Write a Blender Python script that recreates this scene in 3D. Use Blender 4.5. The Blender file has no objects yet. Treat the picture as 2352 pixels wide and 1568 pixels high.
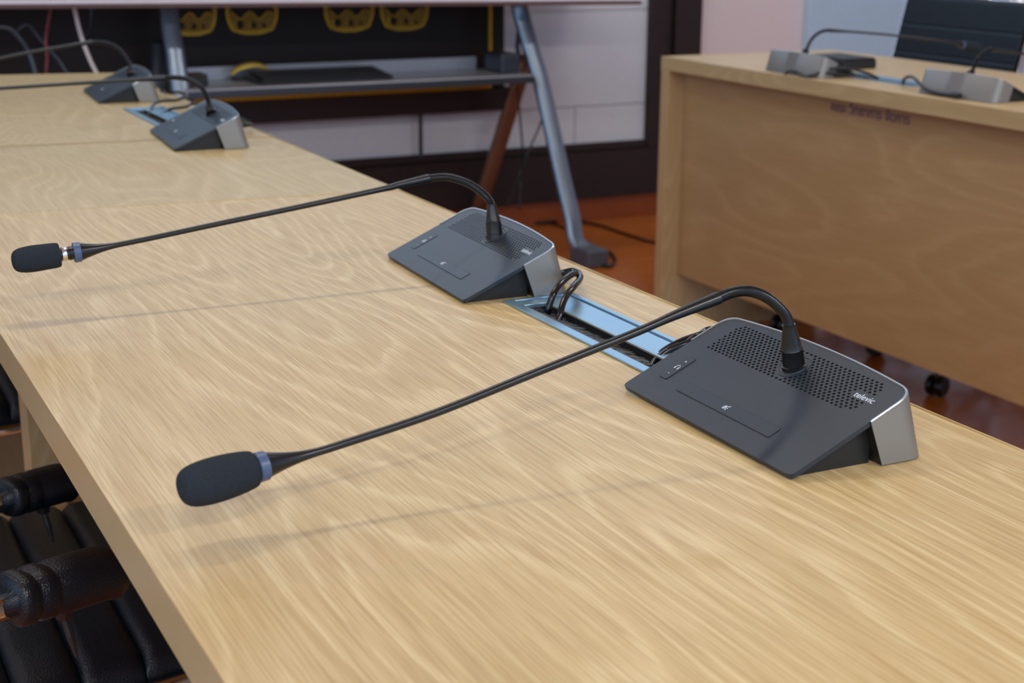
import bpy, bmesh, math, random
from mathutils import Vector, Matrix, geometry
random.seed(7)
S = bpy.context.scene
COL = S.collection
# ------------------------------------------------------------------ camera
R = Matrix(((0.8942569225212913, 0.1171136152891644, -0.4319594398050016),
            (-0.44751674442441786, 0.24643321839406976, -0.8596507618397782),
            (0.005772346361705122, 0.9620577269508531, 0.27278491533007865)))
R = Matrix((R[0].normalized(), R[1].normalized(), R[2].normalized()))
FPX = 3450.0
T = 0.75                                   # table top height
CZ = T + 0.354865
cd = bpy.data.cameras.new('camera'); cam = bpy.data.objects.new('camera', cd); COL.objects.link(cam)
cam.matrix_world = Matrix.Translation((0, 0, CZ)) @ R.to_4x4()
cd.sensor_width = 36; cd.lens = 36 * FPX / 2352; cd.clip_start = 0.02
cd.dof.use_dof = True; cd.dof.focus_distance = 1.16; cd.dof.aperture_fstop = 11
S.camera = cam
# ------------------------------------------------------------------ world, lights, exposure
w = bpy.data.worlds.new('world'); S.world = w; w.use_nodes = True
w.node_tree.nodes['Background'].inputs[0].default_value = (0.50, 0.72, 1.0, 1)
w.node_tree.nodes['Background'].inputs[1].default_value = 1.7
S.view_settings.view_transform = 'Standard'; S.view_settings.look = 'None'
S.view_settings.gamma = 1; S.view_settings.use_curve_mapping = False
S.view_settings.exposure = 0.12
LAMPS = [(-3.0, -1.62), (-0.6, -1.62), (1.8, -1.62), (-1.9, 2.0), (0.5, 2.0), (2.9, 2.0), (0.5, 4.2), (2.9, 4.2)]
CEIL = 2.9
for (x, y) in LAMPS:
    ld = bpy.data.lights.new('ceiling_lamp_light', 'AREA'); ld.shape = 'RECTANGLE'
    ld.size = 1.15; ld.size_y = 0.14; ld.energy = {-1.62: 50, 2.0: 12, 4.2: 5}[y]; ld.color = (1.0, 0.94, 0.84)
    lo = bpy.data.objects.new('ceiling_lamp_light', ld); COL.objects.link(lo)
    lo.location = (x, y, CEIL - 0.075)

# ------------------------------------------------------------------ pixel -> point on a real plane
def ray(u, v): return R @ Vector((u - 1176.0, 784.0 - v, -FPX))
O = Vector((0, 0, CZ))
def PZ(u, v, z):
    d = ray(u, v); return O + d * ((z - CZ) / d.z)
def PX(u, v, x):
    d = ray(u, v); return O + d * (x / d.x)
def PY(u, v, y):
    d = ray(u, v); return O + d * (y / d.y)

# ------------------------------------------------------------------ materials
def lin(c):
    return tuple(((v / 255) / 12.92 if v / 255 <= .04045 else ((v / 255 + .055) / 1.055) ** 2.4) for v in c) + (1,)
class NT:
    def __init__(s, name):
        s.m = bpy.data.materials.new(name); s.m.use_nodes = True; s.t = s.m.node_tree
        s.b = s.t.nodes['Principled BSDF']
    def n(s, typ, **k):
        nd = s.t.nodes.new(typ)
        for a, b in k.items(): setattr(nd, a, b)
        return nd
    def l(s, a, b): s.t.links.new(a, b)
    def math(s, op, a, b=None, c=None):
        nd = s.n('ShaderNodeMath', operation=op)
        for i, v in enumerate((a, b, c)):
            if v is None: continue
            if isinstance(v, (int, float)): nd.inputs[i].default_value = v
            else: s.l(v, nd.inputs[i])
        return nd.outputs[0]
    def coords(s, scale=(1, 1, 1), loc=(0, 0, 0)):
        tc = s.n('ShaderNodeTexCoord'); mp = s.n('ShaderNodeMapping')
        mp.inputs['Scale'].default_value = scale; mp.inputs['Location'].default_value = loc
        s.l(tc.outputs['Object'], mp.inputs[0]); return mp.outputs[0]
    def noise(s, vec, scale, detail=2, rough=.5):
        nd = s.n('ShaderNodeTexNoise'); s.l(vec, nd.inputs['Vector'])
        nd.inputs['Scale'].default_value = scale; nd.inputs['Detail'].default_value = detail; nd.inputs['Roughness'].default_value = rough
        return nd.outputs['Fac']
    def ramp(s, fac, stops):
        nd = s.n('ShaderNodeValToRGB'); e = nd.color_ramp.elements
        while len(e) < len(stops): e.new(.5)
        for i, (p, c) in enumerate(stops): e[i].position = p; e[i].color = c
        s.l(fac, nd.inputs[0]); return nd.outputs[0]
    def mix(s, fac, a, b, mode='MIX'):
        nd = s.n('ShaderNodeMix', data_type='RGBA', blend_type=mode)
        for i, v in ((0, fac), (6, a), (7, b)):
            if isinstance(v, (int, float)): nd.inputs[i].default_value = v
            elif isinstance(v, tuple): nd.inputs[i].default_value = v
            else: s.l(v, nd.inputs[i])
        return nd.outputs[2]
    def bump(s, h, strength, dist=.001):
        nd = s.n('ShaderNodeBump'); nd.inputs['Strength'].default_value = strength; nd.inputs['Distance'].default_value = dist
        s.l(h, nd.inputs['Height']); s.l(nd.outputs[0], s.b.inputs['Normal'])
    def set(s, color=None, rough=.5, metal=0, spec=None):
        if color is not None:
            if isinstance(color, tuple): s.b.inputs['Base Color'].default_value = color
            else: s.l(color, s.b.inputs['Base Color'])
        s.b.inputs['Roughness'].default_value = rough; s.b.inputs['Metallic'].default_value = metal
        if spec is not None: s.b.inputs['Specular IOR Level'].default_value = spec
        return s.m
def plain(name, c, rough=.5, metal=0, spec=None, noise=0.06, nscale=60):
    t = NT(name); f = t.noise(t.coords(), nscale, 3)
    c = lin(c); lo = tuple(v * (1 - noise) for v in c[:3]) + (1,); hi = tuple(min(1, v * (1 + noise)) for v in c[:3]) + (1,)
    return t.set(t.mix(f, lo, hi), rough, metal, spec)
def wood(name, light, mid, dark, along='y', rough=.38, contrast=1.0, seed=0.0, spec=.5, rings=38.0, ringfac=.66):
    t = NT(name)
    st = {'y': (1, .20, 1), 'z': (1, 1, .20), 'x': (.20, 1, 1)}[along]
    fi = {'y': (1, .022, 1), 'z': (1, 1, .022), 'x': (.022, 1, 1)}[along]
    v = t.coords(st, (seed, seed * .7, seed * .3))
    big = t.noise(v, 4.6, 1.2, .4)
    wob = t.noise(v, 60, 2, .5)
    h = t.math('ADD', t.math('MULTIPLY', big, rings), t.math('MULTIPLY', wob, .55))
    saw = t.math('FRACT', h)
    fine = t.noise(t.coords(fi, (seed, 0, 0)), 520, 2, .6)
    fine2 = t.noise(t.coords(fi, (seed + 3, 0, 0)), 300, 2, .6)
    L, M, D = lin(light), lin(mid), lin(dark)
    ringc = t.ramp(saw, [(0, L), (.10, M), (.3, tuple((a * .55 + b * .45) for a, b in zip(M, D))), (.72, M), (.93, L), (1, L)])
    broad = t.noise(t.coords(st, (5 + seed, 2, 1)), 1.7, 2, .5)
    base = t.mix(t.math('MULTIPLY', t.ramp(broad, [(.3, (.35, .35, .35, 1)), (.65, (1, 1, 1, 1))]), ringfac), M, ringc)
    tone = t.noise(v, 2.3, 1, .4)
    base = t.mix(t.math('MULTIPLY', t.ramp(tone, [(.42, (0, 0, 0, 1)), (.62, (1, 1, 1, 1))]), .38), base, D)
    s1 = t.ramp(fine2, [(.34, (0, 0, 0, 1)), (.66, (1, 1, 1, 1))])
    base = t.mix(t.math('MULTIPLY', s1, .30 * contrast), base, L)
    s2 = t.ramp(fine, [(.38, (1, 1, 1, 1)), (.52, (0, 0, 0, 1))])
    base = t.mix(t.math('MULTIPLY', s2, .45 * contrast), base, D)
    t.bump(fine, .12, .0004)
    return t.set(base, rough, 0, spec)
M = {}
M['wood'] = wood('oak_laminate', (228, 212, 166), (194, 168, 116), (166, 138, 88), contrast=1.15)
M['wood_dimmed'] = wood('oak_laminate_far_dimmed', (212, 198, 154), (188, 167, 119), (164, 142, 96), seed=4.3, ringfac=.5)  # same oak, weaker light at the far tables painted into its tones
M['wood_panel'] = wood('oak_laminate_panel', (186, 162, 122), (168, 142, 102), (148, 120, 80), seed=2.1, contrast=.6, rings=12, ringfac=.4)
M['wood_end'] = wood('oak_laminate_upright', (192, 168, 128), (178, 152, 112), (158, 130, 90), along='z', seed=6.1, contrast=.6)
M['edge'] = plain('edge_band', (170, 152, 110), .35)
M['dark_wood'] = wood('dark_stained_wood', (48, 32, 32), (40, 26, 26), (30, 20, 20), along='x', rough=.5, contrast=.4, spec=.35)
M['dark_wood_v'] = wood('dark_stained_wood_upright', (48, 32, 32), (40, 26, 26), (30, 20, 20), along='z', rough=.5, contrast=.4, spec=.35)
M['board'] = plain('dark_lacquer', (27, 20, 18), .5, spec=.25)
M['board_rail'] = plain('brown_lacquer', (44, 28, 26), .45, spec=.3)
M['gold'] = plain('gilt', (178, 138, 34), .42, .65, noise=.3, nscale=90)
M['gold_dark'] = plain('dark_gilt', (132, 100, 26), .5, .4, noise=.3)
M['gold_shiny'] = plain('shiny_gold', (246, 208, 96), .25, .25)
M['white_plank'] = plain('pale_painted_plank', (206, 210, 218), .5)
M['pink_wall'] = plain('pinkish_wall_paint', (228, 212, 212), .6, noise=.03, nscale=3)
M['blue_door'] = plain('pale_blue_paint', (184, 210, 230), .4)
M['ceiling'] = plain('ceiling_paint', (222, 228, 234), .8)
M['floor'] = wood('orange_floor_plank', (206, 124, 52), (186, 102, 36), (150, 76, 26), along='x', rough=.24, contrast=.5)
M['skirt'] = plain('orange_skirting', (140, 66, 18), .3, noise=.2, nscale=8)
M['gap'] = plain('black_gap', (8, 8, 8), .8)
def plastic(name, c, rough, bumps=.15, spec=.5, scale=2600):
    t = NT(name); f = t.noise(t.coords(), scale, 1); t.bump(f, bumps, .0002)
    return t.set(lin(c), rough, 0, spec)
M['plastic'] = plastic('charcoal_plastic_painted_sheen', (33, 43, 54), .38, .25)  # charcoal with the cool blue reflected sheen mixed into its base colour
M['plastic_dark'] = plastic('black_plastic', (22, 23, 25), .5)
M['button'] = plastic('button_plastic', (30, 43, 55), .38, .1)
M['groove'] = plain('button_groove', (10, 11, 14), .6)
M['print'] = plain('white_print', (214, 226, 236), .5)
M['silver'] = plain('silver_housing', (138, 136, 132), .42, .5, noise=.02)
M['silver_side'] = M['silver']
M['alu'] = plain('brushed_aluminium', (150, 188, 212), .32, .75, noise=.03)
M['rim'] = plain('rim_painted_highlight', (186, 204, 220), .25, .7)  # blue-white edge highlight of the silver housing put into a brighter colour
M['alu_edge'] = plain('aluminium_lip', (196, 204, 200), .3, .8)
M['alu_gap'] = plain('aluminium_gap', (38, 66, 76), .5)
M['rod'] = plain('black_rod', (14, 18, 24), .28)
M['rubber'] = plain('black_rubber', (8, 9, 11), .35)
M['flex'] = plain('black_flex_metal', (20, 23, 27), .25, .3)
M['ring'] = plain('blue_grey_ring', (70, 88, 122), .35)
M['chrome'] = plain('chrome', (225, 228, 235), .08, 1, noise=.01)
t = NT('black_foam'); f = t.noise(t.coords(), 1400, 3); t.bump(f, .8, .0008); M['foam'] = t.set(t.mix(f, lin((20, 25, 30)), lin((52, 60, 70))), .95, 0, .2)
def leather(name, c, rough):
    t = NT(name); v = t.n('ShaderNodeTexVoronoi'); v.feature = 'DISTANCE_TO_EDGE'; v.inputs['Scale'].default_value = 330
    t.l(t.coords(), v.inputs['Vector']); t.bump(t.ramp(v.outputs[0], [(0, (0, 0, 0, 1)), (.35, (1, 1, 1, 1))]), .35, .0006)
    return t.set(lin(c), rough, 0, .4)
M['leather'] = leather('black_leather', (9, 18, 27), .36)
M['leather_seat'] = leather('black_seat_leather', (13, 22, 31), .38)
M['cable'] = plain('black_cable', (7, 9, 12), .18)
M['cable_white'] = plain('white_cable', (205, 200, 196), .4)
M['cable_red'] = plain('dark_red_cable', (110, 40, 44), .5, noise=.8, nscale=30)
M['steel'] = plain('painted_steel', (132, 148, 166), .30, .7)
M['shelf'] = plain('shelf_steel', (172, 174, 182), .32, .35)
M['steel_dark'] = plain('dark_steel', (62, 68, 78), .4, .5)
M['steel_foot'] = plain('grey_foot', (88, 94, 106), .45, .3)
M['reflection_and_label_brown'] = plain('painted_reflection_and_label_brown', (120, 84, 66), .35, .4)  # orange floor reflection painted onto grey leg steel; also colours the adapter label
M['desk_top'] = plain('white_desk_top', (232, 226, 232), .3)
M['desk_under'] = plain('desk_edge_strip', (100, 72, 66), .5)
M['key'] = plain('black_keys', (30, 30, 33), .5)
M['bristle'] = plain('black_bristle', (52, 56, 62), .4)
M['ink'] = plain('purple_lettering', (92, 66, 92), .6)
M['emit'] = None
t = NT('lamp_diffuser'); t.b.inputs['Emission Color'].default_value = (1, .95, .86, 1); t.b.inputs['Emission Strength'].default_value = 3.0; M['emit'] = t.set((.8, .8, .8, 1), .5)

# ------------------------------------------------------------------ mesh helpers
def thing(name, label, cat, loc=(0, 0, 0), rz=0, group=None):
    o = bpy.data.objects.new(name, None); COL.objects.link(o); o.empty_display_size = .05
    o.location = loc; o.rotation_euler = (0, 0, rz); o['label'] = label; o['category'] = cat
    if group: o['group'] = group
    return o
def tag(o, label, cat, group=None):
    o['label'] = label; o['category'] = cat
    if group: o['group'] = group
    return o
def obj(name, bm, mat, parent=None, smooth=False, world=False, kind=None, label=None):
    """link bm as one mesh object; world=True: vertices were given in world space"""
    me = bpy.data.meshes.new(name)
    if world and parent is not None:
        P = parent; mw = Matrix.Identity(4)
        while P is not None:
            mw = (Matrix.Translation(P.location) @ P.rotation_euler.to_matrix().to_4x4()) @ mw; P = P.parent
        bm.transform(mw.inverted())
    bmesh.ops.recalc_face_normals(bm, faces=bm.faces)
    bm.to_mesh(me); bm.free()
    for m in (mat if isinstance(mat, (list, tuple)) else [mat]): me.materials.append(m)
    if smooth:
        for p in me.polygons: p.use_smooth = True
    o = bpy.data.objects.new(name, me); COL.objects.link(o)
    if parent is not None: o.parent = parent
    if kind: o['kind'] = kind
    if label: o['label'] = label
    return o
def struct(name, bm, mat, parent=None, **k):
    return obj(name, bm, mat, parent, kind=None if parent else 'structure', **k)
def box(x0, x1, y0, y1, z0, z1, bev=0, bm=None, seg=2, mi=0):
    b = bm or bmesh.new()
    vs = [b.verts.new(p) for p in ((x0, y0, z0), (x1, y0, z0), (x1, y1, z0), (x0, y1, z0), (x0, y0, z1), (x1, y0, z1), (x1, y1, z1), (x0, y1, z1))]
    fs = [b.faces.new([vs[i] for i in q]) for q in ((0, 3, 2, 1), (4, 5, 6, 7), (0, 1, 5, 4), (1, 2, 6, 5), (2, 3, 7, 6), (3, 0, 4, 7))]
    for f in fs: f.material_index = mi
    if bev:
        es = list({e for f in fs for e in f.edges})
        bmesh.ops.bevel(b, geom=es, offset=bev, segments=seg, affect='EDGES', profile=.5)
    return b
def catmull(pts, n=8):
    P = [Vector(p) for p in pts]; out = []
    for i in range(len(P) - 1):
        a = P[i - 1] if i else P[i] * 2 - P[i + 1]; b = P[i]; c = P[i + 1]; d = P[i + 2] if i + 2 < len(P) else P[i + 1] * 2 - P[i]
        for k in range(n):
            t = k / n
            out.append(.5 * ((2 * b) + (c - a) * t + (2 * a - 5 * b + 4 * c - d) * t * t + (3 * b - a - 3 * c + d) * t ** 3))
    out.append(P[-1]); return out
def sweep(pts, radii, n=12, bm=None, cap=True, sx=1.0, sy=1.0, up=None, power=2.0):
    """tube along pts, radius per point; super-elliptic section"""
    b = bm or bmesh.new(); P = [Vector(p) for p in pts]
    if not isinstance(radii, (list, tuple)): radii = [radii] * len(P)
    t0 = (P[1] - P[0]).normalized()
    ref = Vector(up) if up else (Vector((0, 0, 1)) if abs(t0.z) < .9 else Vector((1, 0, 0)))
    nrm = (ref - t0 * ref.dot(t0)).normalized(); rings = []
    for i, p in enumerate(P):
        tn = (P[min(i + 1, len(P) - 1)] - P[max(i - 1, 0)]).normalized()
        nrm = (nrm - tn * nrm.dot(tn)).normalized(); bi = tn.cross(nrm); ring = []
        for k in range(n):
            a = 2 * math.pi * k / n; ca, sa = math.cos(a), math.sin(a)
            ca = math.copysign(abs(ca) ** (2 / power), ca); sa = math.copysign(abs(sa) ** (2 / power), sa)
            ring.append(b.verts.new(p + (nrm * ca * sx + bi * sa * sy) * radii[i]))
        rings.append(ring)
    for i in range(len(rings) - 1):
        for k in range(n):
            b.faces.new((rings[i][k], rings[i][(k + 1) % n], rings[i + 1][(k + 1) % n], rings[i + 1][k]))
    if cap: b.faces.new(rings[0][::-1]); b.faces.new(rings[-1])
    return b
def lathe(prof, axis_o=(0, 0, 0), axis=(0, 0, 1), n=24, bm=None):
    """prof: list of (radius, height)"""
    b = bm or bmesh.new(); A = Vector(axis).normalized(); o = Vector(axis_o)
    u = A.orthogonal().normalized(); v = A.cross(u); rings = []
    for r, h in prof:
        rings.append([b.verts.new(o + A * h + (u * math.cos(2 * math.pi * k / n) + v * math.sin(2 * math.pi * k / n)) * max(r, 1e-5)) for k in range(n)])
    for i in range(len(rings) - 1):
        for k in range(n): b.faces.new((rings[i][k], rings[i][(k + 1) % n], rings[i + 1][(k + 1) % n], rings[i + 1][k]))
    b.faces.new(rings[0][::-1]); b.faces.new(rings[-1]); return b
def round_poly(pts, rad, n=6):
    out = []; N = len(pts)
    for i in range(N):
        p = Vector(pts[i]); a = Vector(pts[i - 1]); c = Vector(pts[(i + 1) % N]); r = rad[i] if isinstance(rad, (list, tuple)) else rad
        if r <= 0: out.append(p); continue
        da = (a - p).normalized(); dc = (c - p).normalized()
        s = p + da * r; e = p + dc * r
        for k in range(n + 1):
            t = k / n; out.append(s * (1 - t) ** 2 + p * 2 * t * (1 - t) + e * t * t)
    return out
def smooth_by_angle(o, deg=35):
    me = o.data
    for p in me.polygons: p.use_smooth = True
    b = bmesh.new(); b.from_mesh(me)
    for e in b.edges:
        if len(e.link_faces) == 2 and e.calc_face_angle(0) > math.radians(deg): e.smooth = False
    b.to_mesh(me); b.free(); return o
def text_mesh(txt, size, mat4, depth=.0, bold=0.0):
    cu = bpy.data.curves.new('t', 'FONT'); cu.body = txt; cu.size = size; cu.align_x = 'CENTER'; cu.align_y = 'CENTER'
    cu.extrude = depth; cu.offset = bold; cu.resolution_u = 3
    to = bpy.data.objects.new('t', cu); COL.objects.link(to)
    dg = bpy.context.evaluated_depsgraph_get(); dg.update()
    me = bpy.data.meshes.new_from_object(to.evaluated_get(dg))
    b = bmesh.new(); b.from_mesh(me); b.transform(mat4)
    bpy.data.objects.remove(to); bpy.data.curves.remove(cu); bpy.data.meshes.remove(me)
    return b

# ================================================================== the room
fl = struct('floor', box(-5, 6.2, -4, 5.1, -.06, -.012), M['gap'])
yb = -4.0; i = 0
while yb < 5.0:                             # floorboards running along x
    off = (i * 0.77) % 1.8 - 1.8; x = -5 + off
    while x < 6.2:
        x0, x1 = max(x, -5), min(x + 1.8, 6.2)
        if x1 - x0 > .02 and (x1 > .2 and yb > .5 or i % 1 == 0):
            struct('floorboard', box(x0 + .0008, x1 - .0008, yb + .0008, min(yb + .15, 5.0) - .0008, -.012, 0), M['floor'], fl)
        x += 1.8
    yb += .15; i += 1
struct('ceiling', box(-5, 6.2, -4, 5.1, CEIL, CEIL + .1), M['ceiling'])
WY = 4.88
bm = box(-5, 6.2, WY, WY + .16, 0, 1.55)
box(-5, .3, WY, WY + .16, 1.55, 2.6, bm=bm); box(3.9, 6.2, WY, WY + .16, 1.55, 2.6, bm=bm); box(-5, 6.2, WY, WY + .16, 2.6, CEIL, bm=bm)
wb = struct('wall_back', bm, M['pink_wall'])
for zz in ((.081, .427), (.427, .772), (.772, 1.117), (1.117, 1.462)):
    for xx in ((-1.6, -.1), (-.1, 1.4), (1.4, 2.70), (2.70, 3.02)) if zz[0] < .2 else ((-1.6, .2), (.2, 1.6), (1.6, 3.02)):
        struct('plank', box(xx[0] + .0015, xx[1] - .0015, WY - .012, WY - .0005, zz[0] + .0015, zz[1] - .0015, .002, seg=1), M['white_plank'], wb)
bm = box(.3, 3.9, WY + .03, WY + .09, 1.55, 1.60); box(.3, 3.9, WY + .03, WY + .09, 2.55, 2.6, bm=bm)
for xx in (.3, 1.18, 2.07, 2.96, 3.85): box(xx, xx + .05, WY + .03, WY + .09, 1.6, 2.55, bm=bm)
struct('window_1', bm, M['white_plank'])
struct('baseboard_back', box(-5, 6.2, 4.862, WY, 0, .088, .002), M['skirt'])
bm = box(-1.6, 3.16, 4.832, 4.868, .088, .262, .003); box(-1.6, 3.05, 4.846, 4.868, .264, .292, .003, bm=bm)
struct('trim_1', bm, M['dark_wood'])
bm = box(3.0, 3.092, 4.838, 4.868, .262, 1.5, .003); box(3.094, 3.21, 4.815, 4.868, .088, 1.5, .003, bm=bm)
struct('trim_2', bm, M['dark_wood_v'])
struct('trim_3', box(-1.6, 3.21, 4.815, 4.868, 1.50, 1.55, .003), M['dark_wood'])
struct('door_1', box(3.725, 4.95, 4.84, 4.878, .0, 2.1, .003), M['blue_door'])
struct('wall_right', box(6.2, 6.35, -4, 5.04, 0, CEIL), M['pink_wall'])
for (x, y) in LAMPS:
    nm = {-1.62: 'over the camera end of the room', 2.0: 'over the middle of the tables', 4.2: 'near the window wall'}[y]
    row = sorted(q[0] for q in LAMPS if q[1] == y); side = {0: 'leftmost', len(row) - 1: 'rightmost'}.get(row.index(x), ['', 'second from the left', 'third from the left'][min(2, row.index(x))])
    L = thing('ceiling_light', side + ' slim ceiling light fixture ' + nm, 'light', (x, y, CEIL), group='ceiling lights, row ' + nm)
    obj('housing', box(-.6, .6, -.09, .09, -.05, 0, .004), M['white_plank'], L)
    obj('diffuser', box(-.575, .575, -.07, .07, -.058, -.05), M['emit'], L)

# ---- dark wall board with gilt emblems
bd = thing('wall_board', 'dark lacquered board with gold emblems and brown bottom rail behind the computer desk', 'wall board', (1, 4.8, .44))
obj('panel', box(-1.6, 2.36, 4.772, 4.812, .525, 1.45), M['board'], bd, world=True)
obj('bottom_rail', box(-1.6, 2.385, 4.75, 4.815, .447, .524, .003), M['board_rail'], bd, world=True)
obj('gold_strip', box(-1.6, 2.3, 4.745, 4.768, .5245, .538, .002), M['gold'], bd, world=True, label='horizontal gold strip above the bottom rail')
obj('gold_strip', box(2.297, 2.309, 4.762, 4.773, .54, 1.40, .001), M['gold'], bd, world=True, label='thin upright gold strip near the right end')
for xx in (2.05, .9): obj('support', box(xx - .006, xx + .006, 4.79, 4.80, .292, .447), M['steel_dark'], bd, world=True)
def emblem(u0, u1, vb):
    a = PY(u0, vb, 4.76); c = PY(u1, vb, 4.76); cx = (a.x + c.x) / 2; hw = (c.x - a.x) / 2; z0 = a.z
    def outl(k, dz):  # rounded shield, flat top
        pts = [(-hw * k, .30 - dz), (-hw * 1.0 * k, .05 + dz), (-hw * .8 * k, .012 + dz), (-hw * .3 * k, 0 + dz), (hw * .3 * k, dz), (hw * .8 * k, .012 + dz), (hw * k, .05 + dz), (hw * k, .30 - dz)]
        return round_poly([Vector((cx + x, z0 + z)) for x, z in pts], [.02, .02, .008, .012, .012, .008, .02, .02], 4)
    b = bmesh.new()
    def slab(bmx, poly, y0, y1):
        v1 = [bmx.verts.new((p.x, y0, p.y)) for p in poly]; v2 = [bmx.verts.new((p.x, y1, p.y)) for p in poly]
        n = len(poly); bmx.faces.new(v1); bmx.faces.new(v2[::-1])
        for i in range(n): bmx.faces.new((v1[i], v1[(i + 1) % n], v2[(i + 1) % n], v2[i]))
    slab(b, outl(1, 0), 4.764, 4.772)
    e = obj('gold_emblem', b, M['gold'], bd, world=True)
    b = bmesh.new(); slab(b, outl(.92, .007), 4.7625, 4.7655)
    obj('emblem_ground', b, M['gold_dark'], e, world=True)
    for dx, dz, r in ((-.50, .032, .22), (.02, .029, .15), (.42, .027, .09)):
        b = lathe([(r * hw, 0), (r * hw, .004), (r * hw * .72, .006), (r * hw * .70, .001), (0, .0008)], (cx + dx * hw, 4.7628, z0 + dz), (0, -1, 0), 16)
        obj('ring', b, M['gold'], e, world=True)
        b = lathe([(r * hw * .7, 0), (0, .0004)], (cx + dx * hw, 4.7600, z0 + dz), (0, -1, 0), 16); obj('ring_centre', b, M['board'], e, world=True)
    b = bmesh.new(); top = []
    for k in range(13): top.append(Vector((cx + hw * (.80 - .1333 * k), z0 + .060 + .012 * math.sin(k * 1.15))))
    slab(b, top + [Vector((cx - hw * .80, z0 + .28)), Vector((cx + hw * .80, z0 + .28))], 4.7600, 4.7635)
    obj('emblem_field', b, M['board'], e, world=True)
    b = bmesh.new()
    sweep([Vector((p.x, 4.760, p.y)) for p in top], .003, 6, bm=b)
    sweep([Vector((cx + hw * (-.74 + .148 * k), 4.7615, z0 + .012 + .007 * ((k - 5) / 5) ** 2)) for k in range(11)], .0028, 6, bm=b)
    obj('relief', b, M['gold'], e, world=True)
for u0, u1, vb in ((388, 500, 84), (522, 641, 81), (747, 861, 75), (875, 986, 72)): emblem(u0, u1, vb)

# ================================================================== tables
def table(name, label, x0, x1, y0, y1, front_x, mtop, cut=None, panel_in=.05, ends=(True, True), far=(0, 0)):
    t = thing(name, label, 'table', ((x0 + x1) / 2, (y0 + y1) / 2, 0))
    th = .033; b = bmesh.new()
    # outline with slightly skewed far end (far = extra y at x0, x1)
    outer = [Vector((x0, y0, 0)), Vector((x1, y0, 0)), Vector((x1, y1 + far[1], 0)), Vector((x0, y1 + far[0], 0))]
    loops = [outer]
    if cut: loops.append([Vector((cut[0], cut[2], 0)), Vector((cut[1], cut[2], 0)), Vector((cut[1], cut[3], 0)), Vector((cut[0], cut[3], 0))])
    tri = geometry.tessellate_polygon(loops); flat = [p for l in loops for p in l]
    top = [b.verts.new((p.x, p.y, T)) for p in flat]; bot = [b.verts.new((p.x, p.y, T - th)) for p in flat]
    for a in tri:
        b.faces.new([top[i] for i in a]); b.faces.new([bot[i] for i in reversed(a)])
    k = 0
    for l in loops:
        n = len(l)
        for i in range(n): b.faces.new((top[k + i], top[k + (i + 1) % n], bot[k + (i + 1) % n], bot[k + i])).material_index = 1 if k == 0 else 0
        k += n
    bmesh.ops.dissolve_limit(b, angle_limit=.01, verts=b.verts, edges=b.edges) if not cut else None
    b.normal_update()
    bv = [e for e in b.edges if all(abs(v.co.z - T) < 1e-6 for v in e.verts) and any(abs(f.normal.z) < .1 for f in e.link_faces) and not (cut and all(cut[0] - .001 < v.co.x < cut[1] + .001 and cut[2] - .001 < v.co.y < cut[3] + .001 for v in e.verts))]
    bmesh.ops.bevel(b, geom=bv, offset=.0012, segments=2, affect='EDGES')
    obj('tabletop', b, [mtop, M['edge'] if mtop is not M['wood_r'] else M['wood_edge_r']], t, world=True)
    return t
M['wood_r'] = wood('oak_laminate_right', (218, 198, 156), (202, 178, 134), (186, 158, 114), seed=8.7, contrast=.7, rings=16, ringfac=.4)
M['wood_edge_r'] = wood('oak_edge_right', (190, 172, 132), (178, 158, 116), (160, 138, 98), seed=1.7, contrast=.5)
LX0, LX1 = .169, .757
tA = table('conference_table', 'long oak laminate conference table nearest the camera, carrying two microphones', LX0, LX1, -.75, 1.865, LX1, M['wood'], cut=(.6185, .6875, .969, 1.2415), far=(.045, -.022))
def upright(t, x0, x1, y0, y1, nm='side_panel', m=None, z0=0): return obj(nm, box(x0, x1, y0, y1, z0, T - .034, .001), m or M['wood_end'], t, world=True)
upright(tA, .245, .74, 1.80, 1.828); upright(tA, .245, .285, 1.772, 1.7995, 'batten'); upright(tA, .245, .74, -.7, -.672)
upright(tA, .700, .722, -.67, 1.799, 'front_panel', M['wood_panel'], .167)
tB = table('conference_table', 'oak laminate table piece carrying the third microphone from the camera', .18, LX1 + .002, 1.911, 2.425, LX1, M['wood_dimmed'], far=(.07, -.03))
# skew its near end to follow the seam
for v in tB.children[0].data.vertices:
    co = v.co + tB.location
    if co.y < 2.1: v.co.y += .0 - (co.x - .18) * .113
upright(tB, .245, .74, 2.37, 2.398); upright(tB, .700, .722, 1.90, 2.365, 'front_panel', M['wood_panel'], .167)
tC = table('conference_table', 'farthest oak laminate table piece, under the fourth microphone and the desk', .16, LX1 + .004, 2.498, 3.535, LX1, M['wood_dimmed'], cut=(.6195, .6885, 2.589, 2.8545), far=(.13, .0))
for v in tC.children[0].data.vertices:
    co = v.co + tC.location
    if co.y < 2.55: v.co.y -= (co.x - .18) * .173
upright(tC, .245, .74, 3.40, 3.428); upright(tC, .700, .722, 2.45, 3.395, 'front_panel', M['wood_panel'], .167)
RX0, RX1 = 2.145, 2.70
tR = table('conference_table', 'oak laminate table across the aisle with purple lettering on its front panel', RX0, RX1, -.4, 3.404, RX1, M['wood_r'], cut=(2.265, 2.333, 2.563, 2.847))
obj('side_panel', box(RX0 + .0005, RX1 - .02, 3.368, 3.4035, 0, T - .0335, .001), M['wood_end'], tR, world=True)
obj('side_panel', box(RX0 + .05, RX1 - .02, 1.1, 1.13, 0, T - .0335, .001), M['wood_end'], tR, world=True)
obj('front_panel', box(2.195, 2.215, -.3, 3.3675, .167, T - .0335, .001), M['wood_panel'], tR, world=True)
mt = Matrix(((0, 0, -1, 2.1945), (-1, 0, 0, 2.62), (0, 1, 0, .690), (0, 0, 0, 1)))
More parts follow.
